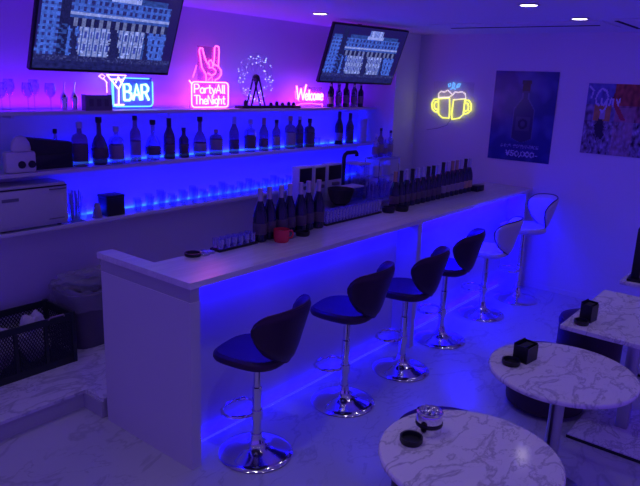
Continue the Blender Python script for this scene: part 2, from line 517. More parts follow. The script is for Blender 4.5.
# ---------------------------------------------------------------- bar stools
def stool(name, label, lift, white, loc, rz):
    """seat height 'lift' = top of the pole; faces +y"""
    o = thing('bar_stool', label, 'bar stool', loc, rz, 'chrome pedestal bar stools along the counter')
    L = lift
    MB().lathe([(.205, 0), (.21, .006), (.205, .012), (.17, .022), (.11, .036), (.06, .055), (.042, .075), (.036, .10), (.032, .125), (0, .125)], 40).build('base', 'chrome', o)
    MB().lathe([(.026, .12), (.026, L-.16), (.021, L-.155), (.021, L-.01), (.05, L), (.07, L+.005)], 20).build('pole', 'chrome', o)
    # foot ring: D-shaped loop in front of the pole
    zf = .235 if L < .65 else .3
    pts = [(-.02, .02, zf)]
    pts += [(x*.86, y*.82, zf+.012) for x, y in [(-.07, .035), (-.115, .075), (-.135, .13), (-.125, .185), (-.08, .225), (0, .24), (.08, .225), (.125, .185), (.135, .13), (.115, .075), (.07, .035)]]
    pts += [(.02, .02, zf)]
    MB().tube(pts, .0095, 8).lathe([(.034, zf-.02), (.034, zf+.035)], 16).build('footrest', 'chrome', o)
    # lever
    MB().tube([(.03, -.02, L-.012), (.12, -.04, L-.016), (.19, -.05, L-.03)], .005, 6).build('lever', 'chrome', o)
    mm = 'wpvc' if white else 'pvc'
    # seat cushion: soft rounded square, dished
    n, mrings = 40, 7
    s = MB(); bm = s.bm
    def sup(a, k=3.2):
        c, q = math.cos(a), math.sin(a)
        return 1/((abs(c)**k+abs(q)**k)**(1/k))
    rings = []
    prof = [(.0, .0), (.55, .0), (.82, .012), (.97, .03), (1.0, .045), (.98, .062), (.9, .074), (.65, .066), (.3, .06), (0, .058)]
    for f, z in prof:
        if f == 0:
            rings.append([bm.verts.new((0, .02, L+z))]); continue
        ring = []
        for k in range(n):
            a = 2*PI*k/n
            r_ = sup(a)*.205*f
            x, y = r_*math.cos(a), r_*math.sin(a)
            if y > 0: x *= 1-.10*(y/.2)          # narrower at the front
            ring.append(bm.verts.new((x*1.0, y+.02, L+z-(.012*(y/.2)**2 if y > 0 else 0))))
        rings.append(ring)
    for a, b in zip(rings, rings[1:]):
        for k in range(n):
            k2 = (k+1) % n
            if len(a) == 1: bm.faces.new((a[0], b[k], b[k2]))
            elif len(b) == 1: bm.faces.new((a[k], a[k2], b[0]))
            else: bm.faces.new((a[k], a[k2], b[k2], b[k]))
    s.build('seat', mm, o)
    # winged backrest wrapping the rear of the seat
    def P(sx, t, off):
        e = abs(sx)
        phi = sx*R(70)
        zb = .0+.13*e**1.5
        zt = .335-.045*e**2
        if e > .7:
            q_ = (e-.7)/.3
            f = math.sqrt(max(0, 1-q_*q_*.97))
            mid = (zb*.45+zt*.55)
            zb = mid+(zb-mid)*f; zt = mid+(zt-mid)*f
        zz = zb+(zt-zb)*t
        rad = .162+.085*(zz/.33)+off
        return Vector((rad*1.08*math.sin(phi), -rad*math.cos(phi)-.022, L+.035+zz))
    ns, nt_ = 34, 12
    s = MB(); bm = s.bm
    g = {}
    for side in (0, 1):
        for j in range(nt_+1):
            for i in range(ns+1):
                sx = -1+2*i/ns; t = j/nt_
                a, b = sx, t
                edge = min(1, min(i, ns-i)/3, min(j, nt_-j)/2.5)
                th = .017*math.sqrt(max(0, 1-(1-edge)**2))+.003
                g[side, i, j] = bm.verts.new(P(a, b, th if side else -th))
    for side in (0, 1):
        for j in range(nt_):
            for i in range(ns):
                bm.faces.new((g[side, i, j], g[side, i+1, j], g[side, i+1, j+1], g[side, i, j+1]))
    bd = [(i, 0) for i in range(ns)]+[(ns, j) for j in range(nt_)]+[(i, nt_) for i in range(ns, 0, -1)]+[(0, j) for j in range(nt_, 0, -1)]
    for k in range(len(bd)):
        a, b = bd[k], bd[(k+1) % len(bd)]
        bm.faces.new((g[0, a[0], a[1]], g[0, b[0], b[1]], g[1, b[0], b[1]], g[1, a[0], a[1]]))
    bk = s.build('backrest', mm, o)
    rim = []
    for (i, j) in bd:
        a, b = -1+2*i/ns, j/nt_
        rim.append(P(a, b, 0))
    MB().tube(rim, .0065, 6, closed=True).build('piping', 'pvc', bk)
    return o
specs = [((.353, -.13), 0, .565, R(13), 'nearest black bar stool, closest to the white end panel of the bar'),
         ((1.16, -.14), 0, .60, R(11), 'second nearest black bar stool along the counter'),
         ((1.849, -.16), 0, .578, R(12), 'third black bar stool, left of the middle white divider'),
         ((2.573, -.092), 0, .585, R(13), 'fourth black bar stool, just right of the middle divider'),
         ((3.39, -.078), 1, .57, R(10), 'white-backed bar stool next to the black stools'),
         ((4.056, -.144), 1, .69, R(42), 'farthest bar stool, white with dark piping, raised and turned beside the right wall')]
for (x, y), wh, L, rz, lb in specs:
    stool('bar_stool', lb, L, wh, (x, y, 0), rz)

# ---------------------------------------------------------------- tables and ottomans
def round_table(x, y, label, r=.346, h=.7):
    o = thing('round_table', label, 'table', (x, y, 0), 0, 'round marble cafe tables')
    MB().lathe([(0, h-.028), (r-.012, h-.028), (r-.003, h-.022), (r, h-.012), (r-.002, h-.004), (r-.007, h), (0, h)], 72, cap=False).build('tabletop', 'table', o)
    MB().lathe([(.036, .012), (.036, h-.035), (.1, h-.034), (.1, h-.028)], 28).build('pole', 'steel', o)
    MB().lathe([(.21, 0), (.212, .006), (.2, .013), (.04, .02), (0, .02)], 40).build('base', 'steel', o)
    return o
round_table(.09, -1.50, 'nearest round marble table, with the glass ashtray and bright lamp reflection')
round_table(1.10, -1.51, 'middle round marble table, with black box and ashtray', .357)
def rect_table(x0, y1, L, Wd, label, plate=True):
    o = thing('square_table', label, 'table', (x0, y1, 0), 0, 'rectangular marble tables at the right')
    MB().box(0, L, -Wd, 0, .672, .7, .004).build('tabletop', 'table', o, smooth=False)
    cx, cy = .33, -.36
    MB().box(cx-.035, cx+.035, cy-.035, cy+.035, .028, .672, .004).build('pole', 'steel', o)
    MB().box(.0, .62, -.62, -.125, .0, .018, .003).build('base', 'blackm', o)
    MB().box(.004, .616, -.616, -.129, .018, .028, .003).build('base_reflection', 'table', o)  # polished plate: its marble-like reflection is put in as a marble layer
    return o
rect_table(1.735, -1.283, .93, .68, 'rectangular marble table behind the middle round table')
rect_table(2.98, -1.30, .75, .68, 'farthest marble table, cut off by the right edge')
def ottoman(x, y, label, r=.30, h=.42):
    o = thing('round_ottoman', label, 'ottoman', (x, y, 0), 0, 'black round ottomans by the tables')
    MB().lathe([(r-.03, .02), (r-.004, .035), (r, .06), (r, h-.1), (r-.003, h-.085)], 48).build('drum', 'pvc', o)
    MB().lathe([(0, h-.085), (r-.002, h-.085), (r+.004, h-.07), (r+.006, h-.045), (r-.004, h-.018), (r-.035, h-.003), (r*.5, h+.004), (0, h+.006)], 48, cap=False).build('cushion', 'pvc', o)
    for k in range(4):
        a = PI/4+k*PI/2
        MB().lathe([(.015, 0), (.018, .02)], 12, c=((r-.08)*math.cos(a), (r-.08)*math.sin(a), 0)).build('foot', 'black', o)
    return o
ottoman(.655, -1.155, 'black ottoman behind the nearest round table', .27)
ottoman(2.05, -1.155, 'black ottoman partly under the middle round table', .25, .37)
ottoman(2.84, -1.19, 'black ottoman pushed under the rectangular table', .23, .42)

def ashtray(x, y, z, label, r=.042, h=.026, cat='ashtray', m_='black', group='round black ashtrays'):
    o = MB().lathe([(0, 0), (r*.9, 0), (r, h*.3), (r, h), (r*.84, h), (r*.78, h*.4), (0, h*.35)], 28, cap=False).build('ashtray', m_, loc=(x, y, z))
    return tag(o, label, cat, group)
def holder(x, y, z, label, wd=.11, dp=.07, h=.105, rz=0):
    o = thing('menu_holder', label, 'table caddy', (x, y, z), rz, 'black table caddies')
    s = MB()
    s.box(-wd/2, wd/2, -dp/2, -dp/2+.005, 0, h*.86).box(-wd/2, wd/2, dp/2-.005, dp/2, 0, h)
    s.box(-wd/2, -wd/2+.005, -dp/2+.005, dp/2-.005, 0, h*.9).box(wd/2-.005, wd/2, -dp/2+.005, dp/2-.005, 0, h*.95).box(-wd/2+.005, wd/2-.005, -dp/2+.005, dp/2-.005, 0, .005)
    s.build('box', 'black', o, smooth=False)
    MB().box(-wd/2+.01, wd/2-.012, -.02, .02, .005, h*.88).build('napkins', 'blackm', o, smooth=False)
    return o
ashtray(.012, -1.289, .7, 'black round ashtray on the nearest round table', .045, .026)
ashtray(.985, -1.29, .7, 'black round ashtray on the middle round table', .046)
ashtray(1.835, -1.375, .7, 'black round ashtray on the rectangular table', .043)
holder(1.09, -1.32, .7, 'black square caddy box on the middle round table', .105, .08, .095, R(-8))
holder(1.93, -1.385, .7, 'black caddy box on the rectangular table', .09, .07, .12, R(-8))
# tall dark menu board at the right edge
o = thing('menu_stand', 'tall black menu stand at the right edge on the farthest table', 'menu stand', (3.07, -1.385, .7), R(5))
MB().box(-.06, .10, -.05, .05, 0, .02, .004).build('foot', 'black', o)
s = MB(); s.box(-.035, .07, -.03, .03, .02, .40, .006)
s.build('board', 'black', o)
# glass and chrome ashtray canister
o = thing('glass_canister', 'clear glass and chrome canister on the nearest round table', 'canister', (.128, -1.30, .7))
MB().lathe([(.0, .0), (.05, .0), (.052, .01), (.052, .034), (.05, .036), (.05, .05), (.052, .052), (.052, .078), (.05, .085)], 32, cap=False).build('body', 'chrome', o)
MB().lathe([(.0535, .034), (.055, .038), (.055, .046), (.0535, .05)], 32, cap=False).build('band', 'black', o)
MB().lathe([(.05, .085), (.053, .09), (.046, .094), (.034, .088), (0, .083)], 32, cap=False).build('lid', 'chrome', o)
s = MB()
for k in range(8):
    a = 2*PI*k/8
    s.ball((.03*math.cos(a), .03*math.sin(a), .09), .008, 1)
s.ball((0, 0, .092), .01, 1).build('knobs', 'chrome', o)

# ---------------------------------------------------------------- bottles
def bottle(name, label, cat, prof, m_, loc, cap=None, labels=(), group=None, n=18, sx=1, sy=1):
    o = thing(name, label, cat, loc, rnd.uniform(-.3, .3) if sx == 1 else 0, group)
    MB().lathe(prof, n, sx=sx, sy=sy).build('glass', m_, o)
    if cap:
        cm, cp = cap
        MB().lathe(cp, n, sx=sx, sy=sy).build('cap', cm, o)
    for lm, r_, z0, z1 in labels:
        MB().lathe([(r_+.0006, z0), (r_+.0012, z0+.001), (r_+.0012, z1-.001), (r_+.0006, z1)], n, sx=sx, sy=sy, cap=False).build('label', lm, o)
    return o
CH = [(.036, 0), (.043, .006), (.0445, .02), (.0445, .15), (.041, .18), (.030, .215), (.020, .245), (.0155, .27), (.0145, .32), (.0, .322)]
CAPF = [(.0185, .247), (.0165, .27), (.0162, .318), (.0175, .325), (.0165, .336), (0, .338)]
def champ(x, y, label, foil='foil', lb='dlabel', group='champagne bottles on the counter', k=1.0, base=None):
    return bottle('champagne_bottle', label, 'bottle', [(r_*(.9 if k < 1 else 1), z*k) for r_, z in CH], 'champ', (x, y, H), (foil, [(r_, z*k) for r_, z in CAPF]), [(lb, .0445*(.9 if k < 1 else 1), .05*k, .12*k)], group)
# seven by the red mug
for i in range(7):
    x = .872+(1.452-.872)*i/6
    y = .370+(.006 if i % 2 else -.006)
    lb = 'silver-necked dark bottle, %s from the left in the row behind the red mug' % ORD[i]
    champ(x, y, lb, 'foil', 'dlabel', 'silver-necked bottles in the row behind the red mug', 1.0)
# long far row
foils = ['goldfoil', 'blackm', 'foil', 'blackm', 'foil', 'foil', 'black', 'blackm', 'foil', 'black', 'foil', 'goldfoil', 'goldfoil', 'foil', 'blackm', 'foil']
xs = [2.455, 2.54, 2.64, 2.725, 2.815, 2.905, 3.005, 3.075, 3.165, 3.27, 3.345, 3.425, 3.535, 3.63, 3.715, 3.80]
for i, x in enumerate(xs):
    x = 2.455+i*.0897; y = .372
    k = .92 if i < 9 else .97
    lm = 'dlabel' if i < 9 else ('label' if i < 14 else 'glabel')
    champ(x, y, 'dark bottle, %s from the left in the long far row on the counter' % ORD[i], foils[i], lm, 'bottles in the long row at the far end of the counter', k)

# spirits on the middle shelf
def B(kind, s):
    """profile, cap, label bands scaled to height s"""
    if kind == 'tall':
        p = [(.030, 0), (.034, .004), (.034, .6*s), (.030, .66*s), (.016, .74*s), (.013, .80*s), (.013, .93*s)]
        return p, [(.0145, .9*s), (.0145, s), (0, s)], [(.034, .15*s, .45*s)]
    if kind == 'round':
        p = [(.034, 0), (.042, .01), (.048, .2*s), (.045, .42*s), (.030, .56*s), (.014, .64*s), (.012, .9*s)]
        return p, [(.016, .88*s), (.018, .92*s), (.018, s), (0, s)], [(.049, .14*s, .34*s)]
    if kind == 'square':
        p = [(.04, 0), (.045, .006), (.045, .62*s), (.036, .70*s), (.014, .75*s), (.013, .9*s)]
        return p, [(.017, .86*s), (.017, s), (0, s)], [(.0455, .12*s, .5*s)]
    if kind == 'wine':
        p = [(.034, 0), (.0375, .006), (.0375, .52*s), (.034, .6*s), (.018, .74*s), (.0135, .80*s), (.0135, .97*s)]
        return p, [(.0148, .8*s), (.0148, s), (0, s)], [(.0375, .12*s, .36*s)]
    if kind == 'flask':
        p = [(.045, 0), (.052, .006), (.052, .68*s), (.04, .78*s), (.014, .82*s), (.013, .92*s)]
        return p, [(.016, .88*s), (.016, s), (0, s)], [(.0525, .2*s, .62*s)]
shelf_items = [  # x, kind, height, glass, cap, label, words
 (.383, 'round', .26, 'clearb', 'black', 'label', 'clear bottle with black stopper behind the black box'),
 (.524, 'square', .31, 'rose', 'foil', 'dlabel', 'pinkish square-shouldered bottle right of the black box'),
 (.680, 'round', .34, 'brown', 'blackm', 'dlabel', 'dark brown big-shouldered bottle near the left of the middle shelf'),
 (.820, 'square', .27, 'clearb', 'foil', 'label', 'clear squat bottle with pale label next to the dark brown one'),
 (.989, 'tall', .345, 'rose', 'black', 'label', 'pinkish tall bottle with black cap below the bar sign'),
 (1.151, 'round', .31, 'clearb', 'black', 'dlabel', 'clear bottle with dark emblem label left of the tall dark bottle'),
 (1.309, 'wine', .32, 'brown', 'blackm', 'dlabel', 'tall dark bottle below and right of the bar sign'),
 (1.457, 'tall', .24, 'brown', 'black', 'dlabel', 'short dark brown bottle left of the oval one under the pink hand sign'),
 (1.629, 'round', .325, 'amber', 'black', 'label', 'amber bulbous bottle with cream label under the pink hand sign'),
 (1.809, 'flask', .215, 'amber', 'goldfoil', 'label', 'short square amber flask with cream label on the middle shelf'),
 (2.023, 'wine', .32, 'amber', 'foil', 'dlabel', 'tall slim amber bottle under the light wheel'),
 (2.225, 'square', .29, 'clearb', 'foil', 'dlabel', 'clear square bottle right under the light wheel stand'),
 (2.403, 'wine', .30, 'amber', 'goldfoil', 'dlabel', 'slim amber bottle with gold neck right of the clear square one'),
 (2.576, 'tall', .28, 'amber', 'black', 'label', 'amber bottle with black cap in the middle of the right half'),
 (2.774, 'square', .31, 'amber', 'goldfoil', 'label', 'broad amber bottle with rounded stopper under the welcome sign'),
 (2.914, 'tall', .305, 'brown', 'foil', 'dlabel', 'slim brown bottle beside the broad amber one'),
 (3.070, 'square', .28, 'brown', 'black', 'dlabel', 'brown shouldered bottle left of the gap on the middle shelf'),
 (3.564, 'wine', .345, 'champ', 'blackm', 'label', 'left one of the pair of dark wine bottles at the shelf end'),
 (3.758, 'wine', .325, 'brown', 'blackm', 'dlabel', 'right one of the pair of dark wine bottles at the shelf end'),
]
for (x, kd, s_, gm, cm, lm, lb) in shelf_items:
    p, cp, bands = B(kd, s_)
    sc = 1.22 if x > .4 else .78
    bottle('liquor_bottle', lb, 'bottle', [(r_*sc, z) for r_, z in p], gm, (x, 1.80 if x > .4 else 1.872, ZM), (cm, [(r_*sc, z) for r_, z in cp]), [(lm, bands[0][0]*sc, bands[0][1], bands[0][2])], 'liquor bottles on the middle shelf', sy=.8 if kd in ('flask',) else 1)
# small stuff among them
def tumbler(name, label, loc, r=.03, h=.08, group=None, m_='clear', cat='glass'):
    o = MB().lathe([(0, 0), (r*.8, 0), (r, h), (r*.93, h), (r*.74, .012), (0, .01)], 14, cap=False).build(name, m_, loc=loc)
    return tag(o, label, cat, group)
tumbler('tumbler', 'small clear glass left of the pair of dark wine bottles', (3.20, 1.80, ZM), .035, .09)
tumbler('tumbler', 'small clear glass nearest the dark wine bottle pair', (3.36, 1.80, ZM), .03, .06)
o = tag(MB().lathe([(.05, 0), (.055, .004), (.055, .26), (.05, .262)], 24).build('white_canister', 'white', loc=(3.99, 1.80, ZM)), 'pale cylinder at the right end of the middle shelf', 'canister')
for i, x in enumerate((.765, .86, .93, 1.07)):
    tumbler('votive_glass', 'low sparkling glass, %s from the left among the left bottles' % ORD[i], (x, 1.73, ZM), .024, .04, 'low glasses among the left bottles')
# clear glasses standing along the lowest shelf
k = 0
base_g = None
for row in range(2):
    for i in range(17):
        x = .95+i*.112+row*.05; y = 1.735+row*.085
        h = .09+.02*((i*7+row*3) % 3)
        if base_g is None:
            base_g = tumbler('drinking_glass', 'x', (x, y, ZL), .032, .1, 'clear glasses lined up on the lowest shelf')
            g_ = base_g
        else:
            g_ = base_g.copy(); COL.objects.link(g_); g_.location = (x, y, ZL)
        g_.scale = (1, 1, h/.1)
        g_['label'] = 'clear glass in the %s row of the lowest shelf, %s from the left' % (('front', 'rear')[row], ORD[i])

# ---------------------------------------------------------------- lowest shelf, left: towel warmer, jar, cone, box
o = thing('towel_warmer', 'pale box-shaped towel warmer at the left end of the lowest shelf', 'towel warmer', (0, 0, ZL))
MB().box(-.13, .345, 1.70, 1.905, .012, .30, .012).build('body', 'warm', o)
MB().box(-.125, .34, 1.682, 1.699, .035, .272, .006).build('door', 'warm', o)
MB().box(-.11, .0, 1.678, 1.682, .205, .225, .001).build('badge', 'grey', o, smooth=False)
MB().box(.20, .31, 1.679, 1.682, .055, .062).build('badge', 'grey', o, smooth=False)
MB().box(.21, .33, 1.675, 1.682, .255, .265, .002).build('handle', 'grey', o)
MB().box(-.128, .342, 1.69, 1.6995, .274, .282).build('seal', 'black', o, smooth=False)
for x in (-.09, .30):
    MB().lathe([(.015, 0), (.015, .012)], 12, c=(x, 1.74, 0)).build('foot', 'black', o)
o = thing('pick_jar', 'clear jar stuffed with straws and picks right of the towel warmer', 'jar', (.43, 1.755, ZL))
MB().box(-.065, .065, -.05, .045, 0, .13, .006).build('jar', 'clear', o)
s = MB()
for i in range(26):
    a, b = rnd.uniform(-.05, .05), rnd.uniform(-.035, .035)
    s.tube([(a*.7, b*.7, .012), (a*1.2, b*1.2, rnd.uniform(.14, .23))], .003, 5)
s.build('straws', 'straw', o)
tag(MB().lathe([(.033, 0), (.035, .004), (.021, .105), (.018, .108), (0, .108)], 24).build('paper_cups', 'label', loc=(.605, 1.75, ZL)), 'upside-down pale cone cup between the jar and the black box', 'cup')
o = thing('black_tin', 'black square tin on the lowest shelf right of the cone cup', 'tin', (.745, 1.78, ZL))
MB().box(-.075, .075, -.06, .06, 0, .135, .004).build('tin', 'black', o)
MB().box(-.078, .078, -.063, .063, .135, .155, .004).build('lid', 'black', o)

# middle shelf, left: black box and gadget
o = thing('black_box', 'wide black box on the middle shelf beside the round-topped gadget', 'box', (0, 0, ZM))
s = MB()
bmv = [(.13, 1.785), (.455, 1.785), (.455, 1.826), (.13, 1.826)]
a = [s.bm.verts.new((x, y, 0)) for x, y in bmv]
b = [s.bm.verts.new((x, y, z)) for (x, y), z in zip(bmv, (.215, .172, .178, .222))]
s.bm.faces.new(a[::-1]); s.bm.faces.new(b)
for i in range(4): s.bm.faces.new((a[i], a[(i+1) % 4], b[(i+1) % 4], b[i]))
s.build('case', 'blackm', o, smooth=False)
MB().box(.15, .43, 1.779, 1.784, .02, .10, .002).build('front_plate', 'black', o)
o = thing('pump_dispenser', 'off-white gadget with round dome top and two round dials, far left of the middle shelf', 'gadget', (.065, 1.735, ZM), R(-6))
MB().box(-.11, .085, -.036, .042, 0, .14, .02).build('body', 'white', o)
MB().lathe([(.06, .14), (.064, .155), (.056, .195), (.034, .228), (0, .24)], 24, sy=.62).build('dome', 'white', o)
for x in (-.012, .052):
    t = bmesh.new(); bmesh.ops.create_cone(t, cap_ends=True, segments=20, radius1=.025, radius2=.022, depth=.01)
    s = MB(); s.merge(t, Matrix.Translation((x, -.041, .055)) @ Matrix.Rotation(PI/2, 4, 'X')); s.build('dial', 'black', o)
o = tag(MB().box(-.045, .0, 1.72, 1.76, 0, .09, .004).build('small_box', 'black', loc=(-.1, 0, ZM)), 'small black box at the far left of the middle shelf', 'box')

# top shelf, left: glasses, chrome pourers, purple box
TZ = ZT
def wineglass(x, y, label, h=.19):
    o = tag(MB().lathe([(.032, 0), (.034, .002), (.006, .006), (.004, .012), (.004, h*.45), (.02, h*.52), (.036, h*.68), (.037, h*.8), (.031, h), (.029, h), (.035, h*.8), (.034, h*.69), (.018, h*.54), (0, h*.5)], 20, cap=False).build('wine_glass', 'clear', loc=(x, y, TZ)), label, 'wine glass', 'wine glasses on the top shelf')
    return o
for i, (x, y) in enumerate([(-.03, 1.74), (.05, 1.80), (.14, 1.74), (.22, 1.81), (.30, 1.75)]):
    wineglass(x, y, 'wine glass, %s from the left on the top shelf' % ORD[i], .18+.02*(i % 2))
def shaker(x, y, label):
    o = thing('cocktail_tool', label, 'cocktail tool', (x, y, TZ), 0, 'chrome bar tools on the top shelf')
    MB().lathe([(.018, 0), (.024, .06), (.026, .085), (.018, .105), (.008, .12)], 18).build('cup', 'chrome', o)
    MB().tube([(0, 0, .12), (.004, 0, .15), (.012, 0, .19)], .004, 6).build('stem', 'chrome', o)
    return o
shaker(.40, 1.76, 'chrome bar tool left of the other one, under the left television')
shaker(.50, 1.80, 'chrome bar tool standing behind the small box by the bar sign')
o = thing('plastic_basket', 'small purple-grey basket in front of the neon bar sign', 'basket', (.632, 1.73, TZ))
s = MB(); s.box(-.10, .10, -.025, -.02, 0, .105).box(-.10, .10, .02, .025, 0, .105).box(-.105, -.10, -.025, .025, 0, .11).box(.10, .105, -.025, .025, 0, .11).box(-.10, .10, -.02, .02, 0, .005)
s.build('basket', 'grey', o, smooth=False)
s = MB()
for x in (-.06, .0, .06): s.box(x-.016, x+.016, -.0275, -.0252, .03, .08)
s.build('pattern', 'bin', o, smooth=False)
# dark bottles at the right end of the top shelf
for i in range(9):
    x = 3.36+i*.068; s_ = .235+.02*((i*5) % 3)
    p, cp, bands = B('tall', s_)
    bottle('liqueur_bottle', 'dark bottle, %s from the left in the group right of the welcome sign' % ORD[i], 'bottle', [(r_*.9, z) for r_, z in p], ['champ', 'brown', 'clearb', 'brown'][i % 4], (x, 1.80+(.02 if i % 2 else -.02), TZ), (['foil', 'black'][i % 2], [(r_*.9, z) for r_, z in cp]), [(('label', 'dlabel')[i % 2], bands[0][0]*.9, bands[0][1], bands[0][2])], 'bottles right of the welcome sign')

# ---------------------------------------------------------------- neon lettering
G = {
 'B': [[(0, 0), (0, 1), (.45, 1), (.62, .85), (.6, .65), (.42, .54), (0, .54)], [(.42, .54), (.68, .42), (.7, .18), (.5, 0), (0, 0)]],
 'A': [[(0, 0), (.36, 1), (.72, 0)], [(.13, .34), (.59, .34)]],
 'R': [[(0, 0), (0, 1), (.45, 1), (.65, .82), (.62, .62), (.42, .5), (0, .5)], [(.36, .5), (.7, 0)]],
 'P': [[(0, 0), (0, 1), (.45, 1), (.62, .82), (.6, .62), (.42, .48), (0, .48)]],
 'a': [[(.5, .5), (.3, .62), (.08, .5), (0, .28), (.1, .05), (.3, 0), (.5, .14)], [(.5, .6), (.5, .1), (.58, 0)]],
 'r': [[(0, 0), (0, .6)], [(0, .38), (.15, .56), (.36, .6)]],
 't': [[(.18, .95), (.18, .12), (.28, 0), (.42, .03)], [(0, .62), (.4, .62)]],
 'y': [[(0, .6), (.24, .05)], [(.5, .6), (.2, -.12), (.02, -.3)]],
 'l': [[(.06, 1), (.06, .08), (.16, 0)]],
 'T': [[(0, 1), (.7, 1)], [(.35, 1), (.35, 0)]],
 'h': [[(0, 0), (0, 1)], [(0, .42), (.16, .6), (.38, .56), (.44, .38), (.44, 0)]],
 'e': [[(.02, .32), (.46, .32), (.42, .52), (.25, .62), (.06, .5), (0, .28), (.1, .05), (.3, 0), (.46, .12)]],
 'N': [[(0, 0), (0, 1), (.6, 0), (.6, 1)]],
 'i': [[(.05, 0), (.05, .6)], [(.05, .8), (.05, .88)]],
 'g': [[(.46, .5), (.26, .62), (.06, .5), (.02, .28), (.14, .08), (.32, .08), (.46, .2)], [(.46, .6), (.46, -.12), (.3, -.3), (.06, -.24)]],
 'W': [[(0, 1), (.18, 0), (.42, .8), (.62, 0), (.9, 1.12)]],
 'c': [[(.42, .52), (.24, .62), (.04, .48), (0, .26), (.1, .05), (.28, 0), (.42, .1)]],
 'o': [[(.24, .62), (.04, .48), (0, .26), (.1, .05), (.26, 0), (.44, .12), (.5, .34), (.42, .54), (.24, .62)]],
 'm': [[(0, 0), (0, .6)], [(0, .42), (.14, .6), (.28, .5), (.28, 0)], [(.28, .42), (.42, .6), (.56, .5), (.56, 0)]],
 'C': [[(.62, .84), (.42, 1), (.15, .9), (0, .55), (.1, .15), (.36, 0), (.62, .16)]],
 '5': [[(.5, 1), (.1, 1), (.06, .56), (.3, .62), (.52, .46), (.52, .2), (.3, 0), (.04, .1)]],
 '0': [[(.26, 1), (.05, .8), (0, .5), (.05, .2), (.26, 0), (.48, .2), (.53, .5), (.48, .8), (.26, 1)]],
 ',': [[(.1, .08), (.04, -.15)]],
 '¥': [[(0, 1), (.28, .5), (.56, 1)], [(.28, .5), (.28, 0)], [(.08, .45), (.48, .45)], [(.08, .25), (.48, .25)]],
 '-': [[(.05, .4), (.4, .4)]],
}
ADV = {'B': .86, 'A': .86, 'R': .88, 'P': .76, 'a': .68, 'r': .46, 't': .5, 'y': .56, 'l': .26, 'T': .8, 'h': .6, 'e': .6, 'N': .78, 'i': .2, 'g': .6, 'W': 1.0, 'c': .52, 'o': .62, 'm': .7, 'C': .72, '5': .66, '0': .66, ',': .24, '¥': .66, '-': .5, ' ': .3}
def strokes(txt, x, z, h, width=None):
    tot = sum(ADV[c] for c in txt)
    kx = (width/tot) if width else h
    out = []
    for c in txt:
        if c != ' ':
            for st in G[c]:
                out.append([(x+a*kx, z+b*h) for a, b in st])
        x += ADV[c]*kx
    return out
def neon(parent, name, sts, m_, r=.0045, y=0, to=None):
    s = MB()
    for st in sts:
        pts = [(a, y, b) for a, b in st] if to is None else [to(a, b) for a, b in st]
        s.tube(pts, r, 6)
    return s.build(name, m_, parent)

def rrect(x0, x1, z0, z1, r, gap=None):
    p = arc(x1-r, z1-r, r, 90, 0, 4)+arc(x1-r, z0+r, r, 0, -90, 4)+arc(x0+r, z0+r, r, -90, -180, 4)+arc(x0+r, z1-r, r, 180, 90, 4)
    return p+[p[0]]

# BAR sign  (world x .72..1.16, z 1.79..2.04)
o = thing('neon_sign', 'neon sign reading BAR with a martini glass in a blue outline', 'neon sign', (0, 1.80, TZ))
MB().box(.80, 1.165, .012, .017, .004, .235, .002).build('backing_panel', 'acrylb', o, smooth=False)
MB().box(.84, 1.12, -.03, .04, 0, .004).build('stand', 'acryl', o, smooth=False)
neon(o, 'border_tube', [rrect(.805, 1.16, .022, .226, .03)[3:18]+[(.812, .02)], [(.90, .228), (1.13, .228)]], 'cyan', .0052)
neon(o, 'lettering', strokes('BAR', .905, .068, .115, .235), 'cyanw', .009)
neon(o, 'martini_glass', [[(.765, .246), (.925, .246), (.86, .15), (.855, .035)], [(.765, .246), (.855, .15)], [(.815, .035), (.90, .035)], [(.80, .215), (.90, .215)], [(.835, .19), (.86, .235), (.885, .19)]], 'peach', .005)
neon(o, 'cocktail_stick', [[(.70, .235), (.725, .248), (.75, .235), (.73, .215), (.70, .235)], [(.735, .22), (.765, .19)], [(.76, .20), (.76, .12)]], 'peach', .003)

# rock hand sign
o = thing('neon_sign', 'pink neon sign of a horned hand above the words Party All The Night', 'neon sign', (0, 1.80, TZ))
MB().box(1.53, 1.96, .012, .017, .004, .225, .002).box(1.62, 1.86, .012, .017, .225, .50, .002).build('backing_panel', 'acrylp', o, smooth=False)
MB().box(1.58, 1.92, -.03, .04, 0, .004).build('stand', 'acryl', o, smooth=False)
bx = rrect(1.545, 1.95, .012, .215, .03)
neon(o, 'border_tube', [bx, [(1.52, .225), (1.545, .2)]], 'pinkb', .0055)
neon(o, 'lettering', strokes('PartyAll', 1.575, .125, .072, .345)+strokes('TheNight', 1.572, .035, .072, .35), 'pinkb', .0058)
hand = [[(1.70, .215), (1.70, .275), (1.655, .33), (1.642, .40), (1.628, .46), (1.64, .485), (1.665, .48), (1.675, .44), (1.70, .385), (1.72, .36), (1.735, .385), (1.755, .395), (1.77, .375), (1.78, .345)],
        [(1.78, .345), (1.79, .40), (1.795, .495), (1.81, .51), (1.84, .505), (1.845, .47), (1.84, .40), (1.835, .345), (1.868, .315), (1.868, .28), (1.84, .25), (1.80, .235), (1.80, .215)],
        [(1.77, .345), (1.79, .362), (1.835, .345)], [(1.735, .33), (1.77, .335), (1.81, .31), (1.80, .285), (1.76, .27), (1.72, .29)], [(1.735, .33), (1.735, .365)]]
neon(o, 'hand_tube', hand, 'pink', .0055)
neon(o, 'spark_tube', [[(1.60, .345), (1.575, .285), (1.56, .25)], [(1.72, .23), (1.765, .262), (1.77, .22)]], 'pink', .0035)

